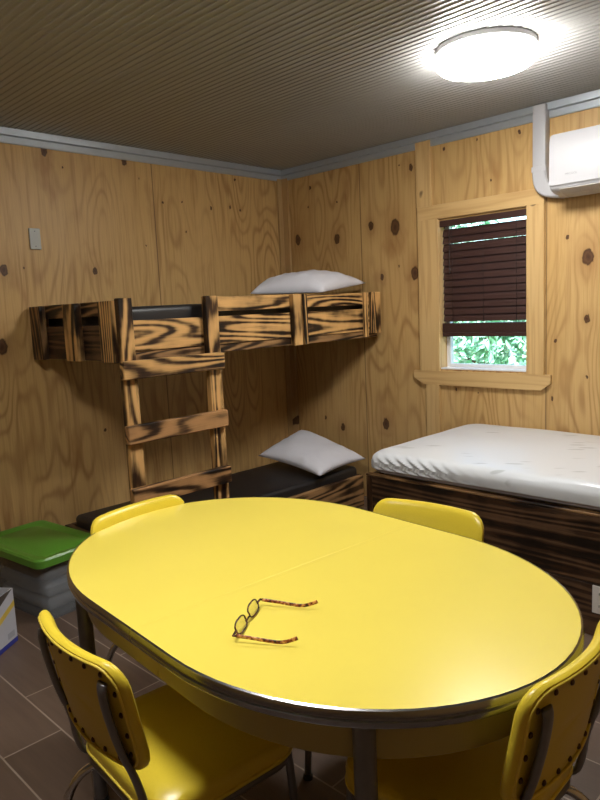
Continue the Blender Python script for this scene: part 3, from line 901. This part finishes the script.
# ------------------------------------------------------------------ window blind
bl = thing('window_blind', 'dark brown slatted wood blind pulled most of the way down the window', 'blind', (0.04, -1.752, 1.21))
by0, by1 = -2.048, -1.454
link('headrail', box((0.010, wy0 + .008, 1.932), (0.062, wy1 - .008, 1.961), .003), 'blind', bl, world=True)
link('valance', box((-0.004, wy0 + .008, 1.922), (0.006, wy1 - .008, 1.962), .003), 'blind', bl, world=True)
zs = [1.884, 1.838]
z = 1.789
while z > 1.325: zs.append(z); z -= 0.0455
for k, z in enumerate(zs):
    bm = bmesh.new()
    r = []
    ta = radians(74 if k != 1 else 72)
    for yy in (by0, by1):
        ring_ = []
        for a, d in ((-.025, -.0012), (0, .001), (.025, -.0012), (.025, .0013), (0, .0035), (-.025, .0013)):
            ring_.append(Vector((0.036 + a * cos(ta) - d * sin(ta), yy, z + a * sin(ta) + d * cos(ta))))
        r.append(ring_)
    add_ring_loft(bm, r)
    link('slat', bm, 'blind', bl, world=True)
link('bottom_rail', box((0.010, by0, 1.212), (0.060, by1, 1.236), .004), 'blind', bl, world=True)
for k in range(9):
    link('slat', box((0.012, by0, 1.238 + k * .0068), (0.060, by1, 1.2444 + k * .0068), .0008, 1), 'blind', bl, world=True)
for yy in (-1.53, -1.752, -1.975):
    bm = bmesh.new()
    add_tube(bm, [(0.0185, yy, 1.215), (0.0185, yy, 1.935)], .0014, 6)
    add_tube(bm, [(0.0540, yy, 1.215), (0.0540, yy, 1.935)], .0014, 6)
    link('ladder_cord', bm, 'cord', bl, True, world=True)
bm = bmesh.new()
add_tube(bm, [(-0.008, -1.525, 1.925), (-0.008, -1.527, 1.66), (-0.008, -1.528, 1.655), (-0.008, -1.528, 1.62)], [.003, .003, .0055, .0055], 8)
link('tilt_wand', bm, 'cord', bl, True, world=True)

# ------------------------------------------------------------------ air conditioner and its pipe cover
ac = thing('air_conditioner', 'white mini-split air conditioner high on the wall right of the window', 'air conditioner', (-0.1, -2.69, 1.99))
ay1, ay0 = -2.278, -3.10
pr = [(-0.001, 2.310), (-0.150, 2.312), (-0.190, 2.300), (-0.205, 2.275), (-0.208, 2.10), (-0.204, 2.030), (-0.190, 2.012), (-0.150, 1.998), (-0.060, 1.985), (-0.001, 1.990)]
def prism(pr, ya, yb, inset=.0):
    bm = bmesh.new()
    cx = sum(p[0] for p in pr) / len(pr); cz_ = sum(p[1] for p in pr) / len(pr)
    def rg(y, s): return [Vector((cx + (x - cx) * s, y, cz_ + (z - cz_) * s)) for x, z in pr]
    add_ring_loft(bm, [rg(ya, .955), rg(ya - .006, .985), rg(ya - .016, 1), rg(yb + .016, 1), rg(yb + .006, .985), rg(yb, .955)])
    return bm
link('housing', prism(pr, ay1, ay0), 'white_plastic', ac, 'auto', world=True)
fp = [(-0.200, 2.300), (-0.213, 2.270), (-0.2165, 2.10), (-0.213, 2.036), (-0.206, 2.030), (-0.20, 2.10)]
link('front_panel', prism(fp, ay1 - .004, ay0 + .004), 'white_plastic', ac, 'auto', world=True)
bm = bmesh.new()
r = [Vector((-0.196, ay1 - .055, 2.0165)), Vector((-0.150, ay1 - .055, 1.996)), Vector((-0.075, ay1 - .055, 1.984)), Vector((-0.075, ay1 - .055, 1.9795)), Vector((-0.152, ay1 - .055, 1.990)), Vector((-0.200, ay1 - .055, 2.012))]
r2 = [Vector((p.x, ay0 + .055, p.z)) for p in r]
add_ring_loft(bm, [r, r2])
link('louver', bm, 'louver', ac, world=True)
fc = bpy.data.curves.new('logo', 'FONT'); fc.body = 'MRCOOL'; fc.size = 0.0155; fc.extrude = 0.0004; fc.align_x = 'CENTER'
fo = bpy.data.objects.new('logo_text', fc); COL.objects.link(fo)
dg = bpy.context.evaluated_depsgraph_get(); dg.update()
me = bpy.data.meshes.new_from_object(fo.evaluated_get(dg))
bpy.data.objects.remove(fo)
Rt = Matrix(((0, 0, -1), (-1, 0, 0), (0, 1, 0))).to_4x4()
bmx = bmesh.new(); bmx.from_mesh(me); bpy.data.meshes.remove(me)
bmesh.ops.transform(bmx, matrix=Matrix.Translation((-0.2166, -2.402, 2.078)) @ Rt, verts=bmx.verts)
link('logo', bmx, 'logo', ac, world=True)

dc = thing('pipe_cover', 'white plastic pipe cover from the ceiling down to the air conditioner', 'pipe cover', (-0.03, -2.16, 2.1))
link('straight_duct', box((-0.062, -2.190, 2.160), (-0.0005, -2.113, 2.515), .008, 3), 'white_plastic', dc, 'auto', world=True)
bm = bmesh.new()
path = smooth_path([(-0.032, -2.152, 2.168), (-0.032, -2.156, 2.085), (-0.032, -2.190, 2.045), (-0.032, -2.284, 2.030)], 2)
def duct_ring(p, t):
    nrm = Vector((0, -t.z, t.y)).normalized()
    hw_, hd = 0.042, 0.033
    return [p + nrm * hw_ * a + Vector((hd * b, 0, 0)) for a, b in ((-1, -.7), (-.8, -1), (.8, -1), (1, -.7), (1, .96), (-1, .96))]
rings = []
for i, p in enumerate(path):
    t = (path[min(i + 1, len(path) - 1)] - path[max(i - 1, 0)]).normalized()
    rings.append(duct_ring(p, t))
add_ring_loft(bm, rings)
link('elbow', bm, 'white_plastic', dc, 'auto', world=True)
link('collar', box((-0.066, -2.194, 2.148), (-0.0005, -2.109, 2.180), .004), 'white_plastic', dc, world=True)

# ------------------------------------------------------------------ ceiling lights
def ceiling_light(x, y, label):
    t = thing('ceiling_light', label, 'ceiling light', (x, y, ZC), 0, 'round flush ceiling lights')
    bm = bmesh.new()
    add_lathe(bm, [(0.206, 0.0), (0.213, -0.003), (0.213, -0.022), (0.206, -0.026)], 0, 0, 56)
    link('lamp_base', bm, 'light_base', t, 'auto')
    bm = bmesh.new()
    add_lathe(bm, [(0.200, -0.0265), (0.210, -0.028), (0.2125, -0.048), (0.210, -0.066), (0.198, -0.078), (0.14, -0.087), (0.07, -0.091), (0.01, -0.092)], 0, 0, 64)
    link('diffuser', bm, 'diffuser', t, True)
ceiling_light(-1.072, -2.385, 'lit round white flush ceiling light near the window wall')
ceiling_light(-3.30, -2.68, 'lit round white flush ceiling light above the dining table')

# ------------------------------------------------------------------ blank plate on the left wall
cp = thing('blank_plate', 'grey blank cover plate high on the left plywood wall', 'cover plate', (-2.055, -.002, 1.915))
link('plate', box((-2.088, -.012, 1.855), (-2.022, -.0005, 1.976), .003), 'plate', cp, world=True)
for zc in (1.872, 1.959):
    bm = bmesh.new()
    add_ring_loft(bm, [[Vector((-2.055 + r * cos(a * pi / 5), -.012 - d, zc + r * sin(a * pi / 5))) for a in range(10)] for r, d in ((.004, 0), (.003, .0015))])
    link('screw', bm, 'steel', cp, world=True)

# ------------------------------------------------------------------ storage tote and carton on the floor
tang = 0.115
tote = thing('storage_tote', 'clear plastic storage tote with a green lid against the left wall', 'tote', (-2.455, -0.60, 0), tang)
TWx, TWy = 0.175, 0.285
def trect(w, h, z, r=.04): return [Vector((x, y, z)) for x, y in rrect(w, h, r, 5)]
bm = bmesh.new()
add_ring_loft(bm, [trect(TWx - .035, TWy - .035, 0.004), trect(TWx - .025, TWy - .025, .0), trect(TWx - .020, TWy - .020, .012), trect(TWx - .010, TWy - .010, .18), trect(TWx - .004, TWy - .004, .285), trect(TWx + .006, TWy + .006, .290), trect(TWx + .006, TWy + .006, .296),
                   trect(TWx - .008, TWy - .008, .296), trect(TWx - .014, TWy - .014, .18), trect(TWx - .024, TWy - .024, .016), trect(TWx - .04, TWy - .04, .012)])
link('bin', bm, 'tote', tote, 'auto')
bm = bmesh.new()
add_ring_loft(bm, [trect(TWx + .012, TWy + .012, .282), trect(TWx + .018, TWy + .018, .284), trect(TWx + .020, TWy + .020, .318), trect(TWx + .013, TWy + .013, .327), trect(TWx - .012, TWy - .012, .328), trect(TWx - .028, TWy - .028, .318),
                   trect(TWx - .045, TWy - .045, .317), trect(TWx - .058, TWy - .058, .324), trect(.02, .05, .325, .015)], cap0=False)
link('lid', bm, 'lid', tote, 'auto')
def cloth(z0, z1, w, h, dx, mat, label, seed):
    bm = bmesh.new()
    add_box(bm, (-w, -h, z0), (w, h, z1), min(.03, (z1 - z0) * .45), 4)
    bmesh.ops.subdivide_edges(bm, edges=[e for e in bm.edges if e.calc_length() > .08], cuts=7, use_grid_fill=True)
    for v in bm.verts:
        q = Vector((v.co.x * 12, v.co.y * 12, v.co.z * 40 + seed))
        v.co.x += .008 * noise.noise(q) + dx; v.co.y += .008 * noise.noise(q + Vector((4, 0, 0))); v.co.z += .003 * noise.noise(q * .6)
    o = link('folded_blanket', bm, mat, smooth='auto')
    o.location = tote.location; o.rotation_euler = (0, 0, tang)
    tag(o, label, 'blanket')
cloth(.018, .085, .120, .225, 0.0, 'cloth_grey', 'grey folded blanket at the bottom inside the clear tote', 1)
cloth(.090, .165, .122, .225, .002, 'cloth_grey', 'grey folded blanket in the middle of the stack inside the clear tote', 5)
cloth(.170, .235, .120, .215, -.002, 'cloth_brown', 'brownish folded blanket on top of the stack inside the clear tote', 9)

bang = 0.62
bx = thing('product_carton', 'open white carton with yellow stripe and blue base at left edge', 'carton', (-2.745, -0.941, 0), bang)
W, D, H = 0.26, 0.18, 0.25
# carton space: the corner at the origin, front face runs towards -x, depth towards +y
link('front_flap', box((-W, 0, 0), (0, .004, H)), 'carton_white', bx)
link('side_panel', box((-.004, .0045, 0), (0, D, H)), 'carton_white', bx)
link('side_panel', box((-W, .0045, 0), (-W + .004, D, H)), 'carton_white', bx)
link('rear_panel', box((-W + .0045, D - .004, 0), (-.0045, D, H)), 'carton_white', bx)
link('bottom_panel', box((-W + .0045, .0045, .001), (-.0045, D - .0045, .004)), 'carton_dark', bx)
bm = bmesh.new()
v = [bm.verts.new(p) for p in ((-W, -.0006, .10), (0, -.0006, .195), (0, -.0006, .168), (-W, -.0006, .073))]
bm.faces.new(v); e = bmesh.ops.extrude_face_region(bm, geom=bm.faces[:])
bmesh.ops.translate(bm, verts=[q for q in e['geom'] if isinstance(q, bmesh.types.BMVert)], vec=(0, .0005, 0))
link('printed_stripe', bm, 'carton_yellow', bx)
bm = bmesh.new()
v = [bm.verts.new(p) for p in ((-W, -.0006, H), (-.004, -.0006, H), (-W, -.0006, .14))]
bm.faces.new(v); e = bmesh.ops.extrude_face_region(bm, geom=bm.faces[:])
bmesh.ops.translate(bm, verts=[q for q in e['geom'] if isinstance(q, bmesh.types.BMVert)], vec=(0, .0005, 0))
link('dark_top', bm, 'carton_dark', bx)  # dark brown triangle laid over the upper part of the front face
link('printed_base', box((-W, -.0006, 0), (0, -.0001, .022)), 'carton_blue', bx)
link('printed_label', box((-.070, -.0006, .035), (-.018, -.0001, .062)), 'carton_grey', bx)
link('inner_tray', box((-W + .006, .006, .18), (-.006, D - .006, .215), .004), 'carton_dark', bx)
